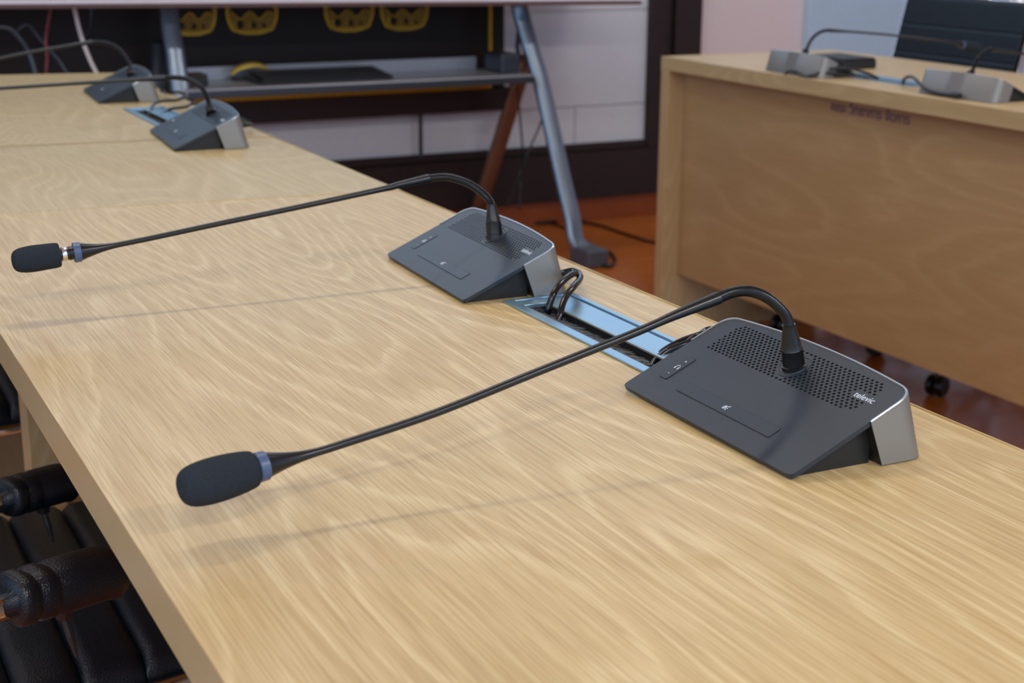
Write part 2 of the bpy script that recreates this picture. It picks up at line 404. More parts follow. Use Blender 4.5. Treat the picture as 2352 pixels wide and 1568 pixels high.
obj('lettering', text_mesh('คณะ วิทยาการ จัดการ', .031, mt, .0003, .0006), M['ink'], tR, world=True, label='blurred dark purple Thai lettering on the front panel')

# ---- cable grommets
def grommet(label, x0, x1, y0, y1, open_side=0):
    g = thing('cable_grommet', label, 'cable grommet', ((x0 + x1) / 2, (y0 + y1) / 2, T)); z = T
    r = .006; sl0, sl1 = x0 + .0105, x0 + .036   # slot
    b = box(x0, x0 + .0105, y0, y1, z + .0003, z + .0022, .0006); box(x1 - r, x1, y0, y1, z + .0003, z + .0022, .0006, bm=b)
    box(x0 + .0105, x1 - r, y1 - r, y1, z + .0003, z + .0022, .0006, bm=b); box(x0 + .0105, x1 - r, y0, y0 + r, z + .0003, z + .0022, .0006, bm=b)
    for (a0, a1, c0, c1) in ((x0 + .004, x0 + .0105, y0 + .004, y1 - .004), (x1 - r - .0005, x1 - .004, y0 + .004, y1 - .004), (x0 + .01, x1 - r, y1 - r, y1 - .004), (x0 + .01, x1 - r, y0 + .004, y0 + r)):
        box(a0, a1, c0, c1, z - .05, z + .0004, bm=b)
    obj('frame', b, M['alu'], g, world=True)
    obj('groove', box(x0 + .0106, x1 - r - .0001, y0 + r + .0001, y1 - r - .0001, z - .006, z - .004), M['alu_gap'], g, world=True) if False else None
    b = box(sl1 + .001, x1 - r - .0022, y0 + r + .001, y1 - r - .0012, z - .0004, z + .0012, .0007)
    box(x0 + .0112, sl1 + .0005, y1 - r - .0165, y1 - r - .0012, z - .003, z + .0012, .0007, bm=b); box(x0 + .0112, sl1 + .0005, y0 + r + .001, y0 + r + .0165, z - .003, z + .0012, .0007, bm=b)
    obj('lid', b, M['alu'], g, world=True)
    b = box(sl1 - .0006, sl1 + .0006, y0 + r + .017, y1 - r - .017, z - .0004, z + .0012)
    obj('lip', b, M['alu_edge'], g, world=True)
    b = box(x1 - r - .0022, x1 - r + .0005, y0 + r, y1 - r, z - .004, z - .001); box(x0 + .0106, x1 - r, y1 - r - .0012, y1 - r + .0005, z - .004, z - .001, bm=b)
    obj('joint', b, M['alu_gap'], g, world=True)
    b = box(x0 + .0107, x1 - r, y0 + r, y1 - r, z - .05, z - .045); box(sl1 + .0008, sl1 + .003, y0 + r, y1 - r, z - .045, z - .0006, bm=b)
    obj('tray', b, M['gap'], g, world=True)
    b = bmesh.new(); n = 650
    for i in range(n):
        y = y0 + .02 + (y1 - y0 - .04) * (i + random.random()) / n
        a = Vector((x0 + .0108, y, z - .0022 - random.random() * .0015)); ln = .017 + random.random() * .007
        c = a + Vector((ln, random.uniform(-.005, .0025), -.002 - random.random() * .003)); m = (a + c) / 2 + Vector((0, random.uniform(-.001, .001), .0012))
        sweep([a, m, c], [.00045, .0004, .0002], 3, bm=b, cap=False)
    obj('brush', b, M['bristle'], g, world=True, kind='stuff', label='black bristle brush in the slot')
    return g
grommet('light blue aluminium cable grommet between the two nearest microphones', .615, .691, .9655, 1.245)
tA2 = grommet('light blue aluminium cable grommet beside the third microphone at the far end', .616, .692, 2.585, 2.858)
for (a) in (tC,):   # cut not needed: grommet sits proud on the far top
    pass
tA2.location.z += .0004
grommet('light blue aluminium cable grommet on the table across the aisle', 2.262, 2.336, 2.56, 2.85)

# ================================================================== microphone units
K = .453; ANG = math.atan(K); CA, SA = math.cos(ANG), math.sin(ANG)
ZF = .0042
def surf(d, u, h=0): return Vector((d - SA * h, u, ZF + K * d + CA * h))
def pmat(d, u, h=0):
    p = surf(d, u, h)
    return Matrix(((0, CA, -SA, p.x), (-1, 0, 0, p.y), (0, SA, CA, p.z), (0, 0, 0, 1)))
GD0, GD1, GU = .0622, .0950, .0890
def rear(u): return .1030 - .55 * u * u
HU = .1092
def plate_outline(ins=0):
    pts = [Vector((ins, HU - ins)), Vector((ins, -HU + ins))]
    out = round_poly([Vector((ins, HU - ins)), Vector((ins, -HU + ins))] + [Vector((.05, -HU + ins))], [.0, .005, 0], 4)[:-1]
    front_r = out[1:]; fr = [Vector((p.x, p.y)) for p in front_r]
    right = [Vector((.0, 0))]
    r = .013; cu = HU - ins
    rc = []
    dc = rear(cu) - ins
    pc = Vector((dc, -cu)); s = pc + Vector((-r, 0)); e = Vector((rear(cu - r) - ins, -(cu - r)))
    for k in range(9):
        t = k / 8; rc.append(s * (1 - t) ** 2 + pc * 2 * t * (1 - t) + e * t * t)
    back = [Vector((rear(uu) - ins, uu)) for uu in [-(cu - r) + (2 * (cu - r)) * k / 14 for k in range(1, 14)]]
    half = fr + rc
    mir = [Vector((p.x, -p.y)) for p in reversed(half)]
    return half + back + mir
def prism_plate(loops, h0, h1):
    b = bmesh.new(); L3 = [[Vector((p.x, p.y, 0)) for p in l] for l in loops]
    tri = geometry.tessellate_polygon(L3); flat = [p for l in L3 for p in l]
    top = [b.verts.new(surf(p.x, p.y, h1)) for p in flat]; bot = [b.verts.new(surf(p.x, p.y, h0)) for p in flat]
    for a in tri:
        b.faces.new([top[i] for i in a]); b.faces.new([bot[i] for i in reversed(a)])
    k = 0
    for l in loops:
        n = len(l)
        for i in range(n): b.faces.new((top[k + i], top[k + (i + 1) % n], bot[k + (i + 1) % n], bot[k + i]))
        k += n
    return b
def rrect(d0, d1, u0, u1, r, n=4):
    return round_poly([Vector((d0, u1)), Vector((d0, u0)), Vector((d1, u0)), Vector((d1, u1))], r, n)
MESH = {}
def unit_meshes():
    grl = [Vector((GD0, GU)), Vector((GD0, -GU)), Vector((GD1, -GU)), Vector((GD1, GU))]
    b = prism_plate([plate_outline(.0002), grl], -.0034, 0)
    # soften the outer top edge
    b.normal_update()
    MESH['top_plate'] = b
    b = bmesh.new()
    # grille: staggered cells with real shallow holes, insides coloured black as shade
    rows = 13; cols = 36; dp = (GD1 - GD0) / rows; up = 2 * GU / cols
    for r in range(rows):
        off = .5 if r % 2 else 0
        xs = [-GU] + ([-GU + up * .5] if off else []) + []
        edges = [-GU + up * (k + off) for k in range(cols + (0 if off else 1))]
        if off: edges = [-GU] + edges + [GU]
        for k in range(len(edges) - 1):
            u0, u1 = edges[k], edges[k + 1]; d0, d1 = GD0 + r * dp, GD0 + (r + 1) * dp
            uc, dc = (u0 + u1) / 2, (d0 + d1) / 2
            full = (u1 - u0) > up * .8
            dd = math.hypot(dc - .0785, uc + .003)
            corner = (abs(uc) - (GU - .006)) + (dc - (GD1 - .006)) > .004
            clip = uc < -.074 and (dc - GD0) < (-.078 - uc) * .6
            logo = -.0985 < uc < -.0715 and .0745 < dc < .0815
            hole = full and dd > .0135 and not corner and not logo and not clip
            q = [(d0, u0), (d0, uc), (d0, u1), (dc, u1), (d1, u1), (d1, uc), (d1, u0), (dc, u0)]
            if not hole:
                b.faces.new([b.verts.new(surf(*p)) for p in q]); continue
            ov = [b.verts.new(surf(*p)) for p in q]
            ang = [(-1, -1), (-1, 0), (-1, 1), (0, 1), (1, 1), (1, 0), (1, -1), (0, -1)]
            iv = []; lv = []
            for (a, c) in ang:
                l = math.hypot(a, c); pd, pu = dc + a / l * .00098, uc + c / l * .00142
                iv.append(b.verts.new(surf(pd, pu))); lv.append(b.verts.new(surf(pd, pu, -.0010)))
            for i in range(8):
                j = (i + 1) % 8
                b.faces.new((ov[i], ov[j], iv[j], iv[i])); f = b.faces.new((iv[i], iv[j], lv[j], lv[i])); f.material_index = 1
            f = b.faces.new(lv); f.material_index = 1
    MESH['speaker_grille'] = b
    # dark base body (wedge below the plate)
    b = bmesh.new(); prof = [(.004, .0), (.070, .0), (.070, ZF + K * .070 - .0040), (.004, ZF + K * .004 - .0040 + .0002)]
    prof[3] = (.010, ZF + K * .010 - .0040); prof[0] = (.010, 0.0)
    for s in (-1, 1): pass
    l = [b.verts.new((x, HU - .0075, z)) for x, z in prof]; r_ = [b.verts.new((x, -HU + .0075, z)) for x, z in prof]
    b.faces.new(l); b.faces.new(r_[::-1])
    for i in range(4): b.faces.new((l[i], l[(i + 1) % 4], r_[(i + 1) % 4], r_[i]))
    MESH['base_body'] = b
    # silver rear housing
    def loop(dfront, uhalf, rearoff, rr, zfun, ins=0):
        cu = uhalf - ins; pts = [Vector((dfront, -cu))]
        pc = Vector((rear(cu) + rearoff - ins, -cu)); s = pc + Vector((-rr, 0)); e = Vector((rear(cu - rr) + rearoff - ins, -(cu - rr)))
        for k in range(9):
            t = k / 8; pts.append(s * (1 - t) ** 2 + pc * 2 * t * (1 - t) + e * t * t)
        pts += [Vector((rear(uu) + rearoff - ins, uu)) for uu in [-(cu - rr) + 2 * (cu - rr) * k / 14 for k in range(1, 14)]]
        pts += [Vector((p.x, -p.y)) for p in reversed(pts[:10])]
        return [Vector((p.x, p.y, zfun(p.x))) for p in pts]
    U = HU + .0012
    top = lambda d: ZF + K * d
    L0 = loop(.0735, U + .0012, .0145, .013, lambda d: .0008)
    L1 = loop(.0625, U, .0014, .013, lambda d: top(d) + .0001)
    L2 = loop(.0625, U, .0014, .013, lambda d: top(d) + .0008, ins=.0005)
    L3_ = loop(.0635, U, .0014, .013, lambda d: top(d) + .0007, ins=.0014)
    L4 = loop(.0640, U, .0014, .013, lambda d: top(d) - .0040, ins=.0015)
    b = bmesh.new(); LL = [[b.verts.new(p) for p in l] for l in (L0, L1, L2, L3_, L4)]; n = len(L0)
    for li, (a, c) in enumerate(zip(LL[:-1], LL[1:])):
        for i in range(n - 1): b.faces.new((a[i], a[i + 1], c[i + 1], c[i])).material_index = 2 if li in (1, 2) else 0
    b.faces.new((LL[0][-1], LL[0][0], LL[4][0], LL[4][-1])).material_index = 1
    for q in (0, -1): b.faces.new([l[q] for l in LL])
    b.faces.new(LL[0][::-1]).material_index = 1; b.faces.new(LL[-1]).material_index = 1
    MESH['rear_housing'] = b
    MESH['bar_groove'] = prism_plate([rrect(.0171, .0282, -.0597, .0597, .0015)], -.001, .00012)
    MESH['talk_button'] = prism_plate([rrect(.0176, .0278, -.0592, .0592, .0012)], -.001, .00045)
    MESH['volume_groove'] = prism_plate([rrect(.0212, .0490, .0797, .0907, .002)], -.001, .00012)
    MESH['volume_button'] = prism_plate([rrect(.0217, .0485, .0802, .0902, .0018)], -.001, .00045)
    b = text_mesh('televic', .0078, pmat(.0778, -.0838, .0002), .00005, .0); MESH['lettering'] = b
    # push-to-talk symbol: a speaking head with three rays
    b = bmesh.new()
    def pt(a, c): return surf(.0232 + c, .0005 - a, .0006)
    def ln(p, q, r=.0003): sweep([pt(*p), pt(*q)], r, 5, bm=b)
    for seg in (((-.0026, -.0018), (-.0024, .0002)), ((-.0024, .0002), (-.0008, .0014)), ((-.0008, .0014), (-.0004, .0002)), ((-.0004, .0002), (-.0010, -.0010)), ((-.0010, -.0010), (-.0010, -.0018)),
                ((.0006, .0008), (.0028, .0022)), ((.0004, -.0002), (.0026, -.0004)), ((.0004, -.0010), (.0020, -.0024)), ((-.0026, -.0018), (-.0010, -.0018))): ln(*seg)
    MESH['talk_symbol'] = b
    b = bmesh.new()
    def pv(a, c): return surf(.0350 + c, .0853 - a, .0006)
    arc = [pv(.0021 * math.cos(t), .0024 * math.sin(t)) for t in [math.radians(-20 + 220 * k / 12) for k in range(13)]]
    sweep(arc, .00028, 5, bm=b)
    for s in (-1, 1): sweep([pv(s * .0020, -.0002), pv(s * .0020, -.0018)], .00055, 6, bm=b)
    for c in (.0076, -.0076): sweep([surf(.0350 + c, .0853 - .0009, .0006), surf(.0350 + c, .0853 + .0009, .0006)], .00028, 5, bm=b)
    sweep([surf(.0350 + .0076 - .0009, .0853, .0006), surf(.0350 + .0076 + .0009, .0853, .0006)], .00028, 5, bm=b)
    MESH['volume_symbol'] = b
    c = surf(.0785, -.003)
    ax = Vector((-SA, 0, CA))
    MESH['socket'] = lathe([(.0128, -.0005), (.0128, .0004), (.0122, .0005), (.0118, .0001), (.0104, -.0002), (.0100, .0003), (.0090, .0006), (.0, .0006)], c, ax, 32)
    for k, b in MESH.items():
        me = bpy.data.meshes.new(k)
        if k not in ('speaker_grille',): bmesh.ops.recalc_face_normals(b, faces=b.faces)
        b.to_mesh(me); b.free(); MESH[k] = me
    for k, ms in (('top_plate', ['plastic']), ('speaker_grille', ['plastic', 'gap']), ('base_body', ['plastic_dark']), ('rear_housing', ['silver', 'plastic_dark', 'rim']), ('bar_groove', ['groove']), ('volume_groove', ['groove']),
                  ('talk_button', ['button']), ('volume_button', ['button']), ('lettering', ['print']), ('talk_symbol', ['print']), ('volume_symbol', ['print']), ('socket', ['plastic'])):
        for m in ms: MESH[k].materials.append(M[m])
    for k in ('rear_housing', 'socket', 'top_plate'):
        o = bpy.data.objects.new('x', MESH[k]); smooth_by_angle(o, 32); bpy.data.objects.remove(o)
unit_meshes()
def mesh_child(k, parent, name=None, **kw):
    o = bpy.data.objects.new(name or k, MESH[k]); COL.objects.link(o); o.parent = parent
    for a, b in kw.items(): o[a] = b
    return o
def mic(label, cx, cy, yaw, path, head_gap=False, scale=1.0, detail=True, z=T + .0002):
    """path: world points: neck top, bend points ..., (index of rod start), head tip handled separately"""
    bend, rod, head = path
    t = thing('microphone_unit', label, 'microphone', (cx, cy, z), yaw, group='conference microphones')
    t.scale = (scale,) * 3
    for k in ('top_plate', 'base_body', 'rear_housing', 'speaker_grille', 'socket'): mesh_child(k, t)
    tb = mesh_child('talk_button', t)
    if detail:
        g = mesh_child('bar_groove', t, 'button_groove'); mesh_child('talk_symbol', tb, 'symbol')
        vb = mesh_child('volume_button', t); mesh_child('volume_groove', t, 'button_groove'); mesh_child('volume_symbol', vb, 'symbol')
        mesh_child('lettering', t, label='white brand lettering')
    else:
        mesh_child('volume_button', t)
    mw = Matrix.Translation((cx, cy, z)) @ Matrix.Rotation(yaw, 4, 'Z') @ Matrix.Scale(scale, 4)
    inv = mw.inverted()
    def ob(name, bm, mat, **k):
        bm.transform(inv); o = obj(name, bm, mat, t, **k); return smooth_by_angle(o, 40)
    base = mw @ surf(.0785, -.003, 0)
    top = Vector(bend[0]); ax = (top - base).normalized(); H = (top - base).length; s = scale
    # rubber neck: cylinder then cone
    ob('neck', lathe([(.0092 * s, -.004), (.0092 * s, .0016), (.0082 * s, .002), (.0079 * s, .0135 * s), (.0080 * s, .0138 * s), (.0076 * s, .0145 * s), (.0072 * s, .018 * s), (.0050 * s, H - .003), (.0050 * s, H), (.0040 * s, H)], base, ax, 24), M['rubber'])
    pts = catmull([base.lerp(top, .9)] + [Vector(p) for p in bend], 10)
    # resample at rib spacing for corrugation
    L = [0]
    for i in range(1, len(pts)): L.append(L[-1] + (pts[i] - pts[i - 1]).length)
    tot = L[-1]; step = .00085 * s; n = int(tot / step); rp = []; rr = []; j = 0
    for i in range(n + 1):
        q = tot * i / n
        while j < len(L) - 2 and L[j + 1] < q: j += 1
        f = (q - L[j]) / max(1e-9, L[j + 1] - L[j]); rp.append(pts[j].lerp(pts[j + 1], f)); rr.append((.00405 if i % 2 else .00355) * s)
    o = ob('gooseneck', sweep(rp, rr, 14), M['flex'])
    R0 = [Vector(p) for p in rod]; rp = catmull([R0[0]] + R0[1:], 10); m = len(rp)
    tl = sum((rp[i + 1] - rp[i]).length for i in range(m - 1)); acc = 0; rad = []
    for i in range(m):
        if i: acc += (rp[i] - rp[i - 1]).length
        a = min(1, acc / (.05 * s)); r = .0046 * (1 - a) + .0029 * a
        rem = tl - acc
        if rem < .034 * s:
            q = 1 - rem / (.034 * s); r = .0027 + .0056 * q ** 1.8
        elif a >= 1: r = .0029 + (.0026 - .0029) * min(1, (acc - .05) / .2)
        rad.append(r * s)
    # refine near the head
    ob('rod', sweep(rp, rad, 16), M['rod'])
    h0 = Vector(head[0]); h1 = Vector(head[1]); ax = (h1 - h0).normalized(); HL = (h1 - h0).length
    ob('light_ring', lathe([(.0084 * s, -.0003), (.0090 * s, .0), (.0092 * s, .0055 * s), (.0086 * s, .0062 * s), (.004, .0062 * s)], h0, ax, 24), M['ring'], label='blue-grey indicator ring')
    g0 = .0062 * s + (.0115 * s if head_gap else .0006)
    if head_gap:
        ob('capsule', lathe([(.0062, .005), (.0062, .0090), (.0066, .0092), (.0066, .0098), (.0058, .0100), (.0058, .020), (.0058, .0215)], h0, ax, 20), M['chrome'] if False else M['rod'])
        ob('capsule_band', lathe([(.0063, .0120), (.00655, .0122), (.00655, .0165), (.0063, .0168)], h0, ax, 20), M['chrome'])
    RW = .0138 * s if not head_gap else .0122 * s
    F = HL - g0
    prof = [(.0082 * s, g0 + .001), (.0102 * s, g0), (.0116 * s, g0 + .0018), (RW * .955, g0 + .28 * F), (RW, g0 + .5 * F), (RW * .985, g0 + .68 * F), (RW * .9, g0 + .86 * F), (RW * .72, g0 + .95 * F), (RW * .5, g0 + .985 * F), (RW * .25, g0 + F), (0, g0 + F)]
    b = lathe(prof, h0, ax, 28); o = ob('windscreen', b, M['foam'])
    md = o.modifiers.new('sub', 'SUBSURF'); md.levels = 1; md.render_levels = 1
    return t
g1 = ([(.6475, .8445, .8225), (.641, .842, .832), (.624, .838, .8455), (.606, .835, .8535), (.589, .832, .8555), (.571, .829, .8525)],
      [(.575, .8295, .8533), (.54, .8285, .8455), (.504, .8275, .8362), (.43, .825, .8195), (.36, .823, .8035), (.30, .8215, .7935), (.274, .8195, .7905), (.2465, .817, .7889)],
      [(.2465, .817, .7889), (.1925, .8095, .7850)])
g2 = ([(.6590, 1.360, .8215), (.655, 1.361, .8285), (.648, 1.362, .835), (.634, 1.363, .8445), (.615, 1.364, .8515), (.600, 1.365, .8523), (.585, 1.365, .8515)],
      [(.592, 1.365, .8522), (.56, 1.365, .8480), (.543, 1.365, .8452), (.46, 1.3655, .8345), (.376, 1.366, .8242), (.31, 1.3665, .8158), (.27, 1.367, .8112), (.2480, 1.3675, .8090)],
      [(.2480, 1.3675, .8090), (.1880, 1.370, .8050)])
g3 = ([PY(482, 243, 2.43), PY(472, 215, 2.43), PY(455, 194, 2.43), PY(430, 182, 2.43), PY(400, 178, 2.43), PY(370, 179, 2.43)],
      [PY(378, 179, 2.43), PY(330, 182, 2.43), PY(200, 190, 2.43), PY(0, 203, 2.43), PY(-60, 208, 2.43)], None)
e = Vector(g3[1][-1]); g3 = (g3[0], g3[1] + [e + Vector((-.04, 0, -.006))], [e + Vector((-.04, 0, -.006)), e + Vector((-.10, 0, -.012))])
g4 = ([PY(301, 152, 3.09), PY(288, 130, 3.09), PY(272, 112, 3.09), PY(250, 101, 3.09), PY(225, 97, 3.09), PY(205, 98, 3.09)],
      [PY(212, 97, 3.09), PY(170, 103, 3.09), PY(80, 118, 3.09), PY(0, 134, 3.09), PY(-60, 146, 3.09)], None)
e = Vector(g4[1][-1]); g4 = (g4[0], g4[1] + [e + Vector((-.04, 0, -.009))], [e + Vector((-.04, 0, -.009)), e + Vector((-.10, 0, -.018))])
mic('black desk microphone nearest the camera, foam head tight against its blue-grey ring', .576, .848, math.radians(-.5), g1)
mic('second nearest desk microphone, foam slipped to bare a shiny band, beside the aluminium grommet', .5815, 1.360, math.radians(-2.5), g2, head_gap=True)
mic('third desk microphone from the camera, rod running out of the left picture edge', .5790, 2.417, math.radians(-4), g3, scale=1.06)
mic('farthest desk microphone of the left table, by its far end', .600, 3.075, math.radians(-3.8), g4, scale=1.06)
def arc_pts(pp, x): return [PX(u, v, x + dx) for u, v, dx in pp]
g5 = ([PX(1851, 118, 2.215), PX(1857, 103, 2.216), PX(1866, 88, 2.22), PX(1880, 76, 2.23), PX(1896, 70, 2.245), PX(1912, 70, 2.262)],
      [PX(1906, 70, 2.256), PX(1950, 72.5, 2.30), PX(2020, 78, 2.37), PX(2090, 85, 2.44), PX(2180, 96, 2.53)], None)
e = g5[1][-1]; g5 = (g5[0], g5[1] + [e + Vector((.04, 0, -.008))], [e + Vector((.04, 0, -.008)), e + Vector((.10, .0, -.02))])
g6 = ([PX(2234, 165, 2.233), PX(2238, 150, 2.235), PX(2246, 134, 2.24), PX(2256, 121, 2.25), PX(2268, 114, 2.265), PX(2282, 113, 2.28)],
      [PX(2277, 113, 2.275), PX(2310, 117, 2.31), PX(2352, 124, 2.36), PX(2420, 136, 2.43), PX(2500, 152, 2.52)], None)
e = g6[1][-1]; g6 = (g6[0], g6[1] + [e + Vector((.04, 0, -.008))], [e + Vector((.04, 0, -.008)), e + Vector((.10, .0, -.02))])
mic('desk microphone seen from behind near the end of the aisle table, black box beside it', 2.291, 2.887, math.pi - .02, g5)
mic('desk microphone seen from behind, cut off by the right picture edge', 2.312, 2.368, math.pi + .02, g6)

# ---- cables
def cable(label, pts, r=.0027, mat='cable', n=8, group=None, sag=None):
    o = obj('cable', sweep(catmull(pts, 8), r, n), M[mat], smooth=True); tag(o, label, 'cable', group); return o
cable('glossy black cable leaving the grommet, left one of the pair looping to the second microphone',
      [Vector((.640, 1.208, .716)), PX(1257, 726, .640), PX(1262, 700, .642), PX(1275, 668, .650), PX(1297, 642, .668), PX(1318, 628, .688), PX(1326, 631, .703), PX(1317, 624, .707), PX(1300, 628, .709), PX(1280, 630, .706)], .0033)
cable('glossy black cable leaving the grommet, right one of the pair looping to the second microphone',
      [Vector((.640, 1.172, .716)), PX(1284, 745, .640), PX(1288, 715, .644), PX(1298, 685, .654), PX(1318, 658, .672), PX(1331, 642, .692), PX(1330, 629, .702), PX(1314, 622, .710), PX(1290, 627, .712), PX(1272, 629, .709)], .0033)
cable('black cable running from the grommet behind the nearest microphone, lower one',
      [Vector((.640, 1.055, .730)), PX(1488, 850, .641), PX(1505, 828, .650), PX(1535, 804, .664), PX(1575, 789, .682), PX(1625, 772, .702), Vector((.712, .93, .765)), Vector((.697, .88, .764))], .0030)
cable('black cable running from the grommet behind the nearest microphone, upper one with faint print',
      [Vector((.641, 1.062, .724)), PX(1490, 842, .644), PX(1520, 808, .662), PX(1560, 784, .684), PX(1605, 768, .706), PX(1650, 757, .722), Vector((.718, .92, .772)), Vector((.697, .87, .768))], .0026)
cable('thin black cable curling from the far grommet to the farthest microphone', [Vector((.642, 2.79, .74)), PX(345, 262, .652), PX(352, 241, .668), PX(372, 232, .69), PX(405, 230, .715), PX(425, 220, .735), PX(410, 212, .745), Vector((.742, 3.0, .76)), Vector((.735, 3.05, .76))], .003)
cable('thin black cable curling from the far grommet behind the third microphone', [Vector((.642, 2.68, .74)), PX(365, 281, .648), PX(372, 262, .665), PX(392, 250, .69), PX(425, 246, .712), PX(455, 240, .735), Vector((.745, 2.48, .765)), Vector((.71, 2.44, .765))], .003)
cable('black cable draped behind the aisle table microphone to the grommet', [PX(1800, 176, 2.158), PX(1812, 163, 2.166), PX(1835, 168, 2.168), PX(1838, 179, 2.160), PX(1815, 183, 2.156), PX(1797, 176, 2.156), PX(1830, 184, 2.158), PX(1862, 176, 2.166), PX(1900, 160, 2.20), PX(1950, 158, 2.24), PX(1990, 168, 2.27), PX(2020, 184, 2.287), Vector((2.287, 2.69, .73))], .0035)
cable('black flat cable lying between the aisle table microphone and the grommet', [PX(1845, 178, 2.168), PX(1890, 168, 2.19), PX(1940, 172, 2.23), PX(1975, 174, 2.255), PX(2005, 184, 2.28), Vector((2.287, 2.71, .73))], .0035)
cable('black cable curling from the aisle grommet to the right edge microphone', [Vector((2.284, 2.60, .73)), PX(2074, 190, 2.27), PX(2082, 178, 2.25), PX(2098, 178, 2.23), PX(2112, 192, 2.21), PX(2130, 207, 2.195), PX(2165, 216, 2.187), PX(2205, 219, 2.185), Vector((2.192, 2.36, .76))], .004)
# ---- small black box on the aisle table
bx = thing('black_box', 'small black plastic box lying on the aisle table behind the microphone', 'box', (2.42, 3.0, T), math.radians(-2))
obj('body', box(-.055, .045, -.075, .075, 0, .022, .004), M['plastic_dark'], bx); obj('lid', box(-.052, .042, -.072, .072, .0222, .026, .0015), M['key'], bx)

# ================================================================== computer desk
dk = thing('computer_desk', 'grey steel computer desk with A-frame legs, keyboard shelf and white top', 'desk', (1.7, 4.5, 0))
def tilt_box(x0, x1, y0, y1, zl, zr, th, bev=.002):
    b = bmesh.new(); vs = []
    for dz in (-th, 0):
        for x, y in ((x0, y0), (x1, y0), (x1, y1), (x0, y1)): vs.append(b.verts.new((x, y, (zl if x == x0 else zr) + dz)))
    for q in ((0, 3, 2, 1), (4, 5, 6, 7), (0, 1, 5, 4), (1, 2, 6, 5), (2, 3, 7, 6), (3, 0, 4, 7)): b.faces.new([vs[i] for i in q])
    bmesh.ops.bevel(b, geom=list(b.edges), offset=bev, segments=2, affect='EDGES'); return b
obj('desk_top', tilt_box(.35, 2.66, 4.33, 4.83, .877, .844, .007), M['desk_top'], dk, world=True)
obj('edge_strip', tilt_box(.36, 2.65, 4.335, 4.82, .8698, .8368, .012), M['desk_under'], dk, world=True)
legp = [PY(1192, 8, 4.55), PY(1200, 45, 4.54), PY(1222, 120, 4.50), PY(1243, 190, 4.46), PY(1268, 300, 4.40), PY(1295, 420, 4.33), PY(1314, 500, 4.28), PY(1322, 550, 4.255)]
legp.append(Vector((2.395, 4.235, .04)))
obj('leg', sweep(catmull(legp, 5), .023, 16, sx=1.25, sy=.8, power=2.6), M['steel'], dk, world=True, smooth=True)
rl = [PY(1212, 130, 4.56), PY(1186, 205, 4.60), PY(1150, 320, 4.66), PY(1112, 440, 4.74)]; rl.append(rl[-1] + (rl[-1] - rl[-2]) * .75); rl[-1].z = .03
obj('leg', sweep(rl, .022, 12, sx=1.25, sy=.8, power=3), M['reflection_and_label_brown'], dk, world=True, smooth=True, label='grey rear leg with the floor reflection painted in brown')
lp = [PY(388, 8, 4.55), PY(392, 60, 4.53), PY(402, 120, 4.50), PY(415, 200, 4.46)]; lp += [lp[-1] + Vector((.03, -.10, -.28)), lp[-1] + Vector((.06, -.2, -.57))]; lp[-1].z = .04
obj('leg', sweep(catmull(lp, 5), .023, 16, sx=1.25, sy=.8, power=2.6), M['steel'], dk, world=True, smooth=True)
ll = [lp[1] + Vector((-.02, .05, -.05)), lp[1] + Vector((-.04, .26, -.75))]; ll[-1].z = .03
obj('leg', sweep(ll, .022, 12, sx=1.25, sy=.8, power=3), M['steel_dark'], dk, world=True, smooth=True)
f = Vector((2.41, 4.22, 0))
obj('foot', box(2.355, 2.435, 4.14, 4.27, 0, .06, .008), M['steel_foot'], dk, world=True)
obj('foot', box(lp[-1].x - .035, lp[-1].x + .035, lp[-1].y - .1, lp[-1].y + .06, 0, .05, .012), M['steel_dark'], dk, world=True)
# keyboard shelf: tray with front lip and raised back
zs = .583
obj('shelf', box(1.14, 2.285, 4.40, 4.66, zs, zs + .022, .003), M['shelf'], dk, world=True)
obj('shelf_back', box(1.14, 2.20, 4.66, 4.672, zs + .01, zs + .062, .002), M['shelf'], dk, world=True)
obj('shelf_lip', box(1.14, 2.285, 4.392, 4.3999, zs - .004, zs + .018, .002), M['steel_dark'], dk, world=True)
obj('bracket', box(2.20, 2.272, 4.47, 4.60, zs + .022, zs + .085, .008), M['steel_dark'], dk, world=True)
obj('brace', sweep([PY(1200, 30, 4.56), PY(1192, 60, 4.58), PY(1188, 110, 4.6), PY(1196, 150, 4.58)], .008, 8), M['steel_dark'], dk, world=True, smooth=True)
kb = thing('keyboard', 'black computer keyboard on the desk shelf', 'keyboard', (1.575, 4.52, zs + .0225), math.radians(1.0))
bmk = bmesh.new()
vs = [bmk.verts.new(p) for p in ((-.20, -.075, 0), (.235, -.075, 0), (.235, .075, 0), (-.20, .075, 0), (-.20, -.075, .012), (.235, -.075, .012), (.225, .075, .026), (-.19, .075, .026))]
for q in ((0, 3, 2, 1), (4, 5, 6, 7), (0, 1, 5, 4), (1, 2, 6, 5), (2, 3, 7, 6), (3, 0, 4, 7)): bmk.faces.new([vs[i] for i in q])
bmesh.ops.bevel(bmk, geom=list(bmk.edges), offset=.003, segments=2, affect='EDGES'); obj('body', bmk, M['plastic_dark'], kb)
b = bmesh.new()
for r in range(6):
    for c in range(21):
        x = -.185 + c * .0195; y = -.060 + r * .0225; z = .012 + (y + .075) / .15 * .014 + .0005
        if c in (15,) and r in (3,): continue
        box(x, x + .0165, y, y + .018, z, z + .006, bm=b)
obj('keycaps', b, M['key'], kb, kind='stuff', label='rows of black keys')
ms = thing('gold_ornament', 'small shiny gold curved piece at the left end of the keyboard', 'ornament', (1.30, 4.60, zs + .022))
gp = [PY(530, 172, 4.60), PY(545, 158, 4.60), PY(575, 150, 4.60), PY(600, 152, 4.60), PY(614, 160, 4.60)]
gz = min(p.z for p in gp); gp = [Vector((p.x, p.y, p.z - min(0, gz - (zs + .03)))) for p in gp]
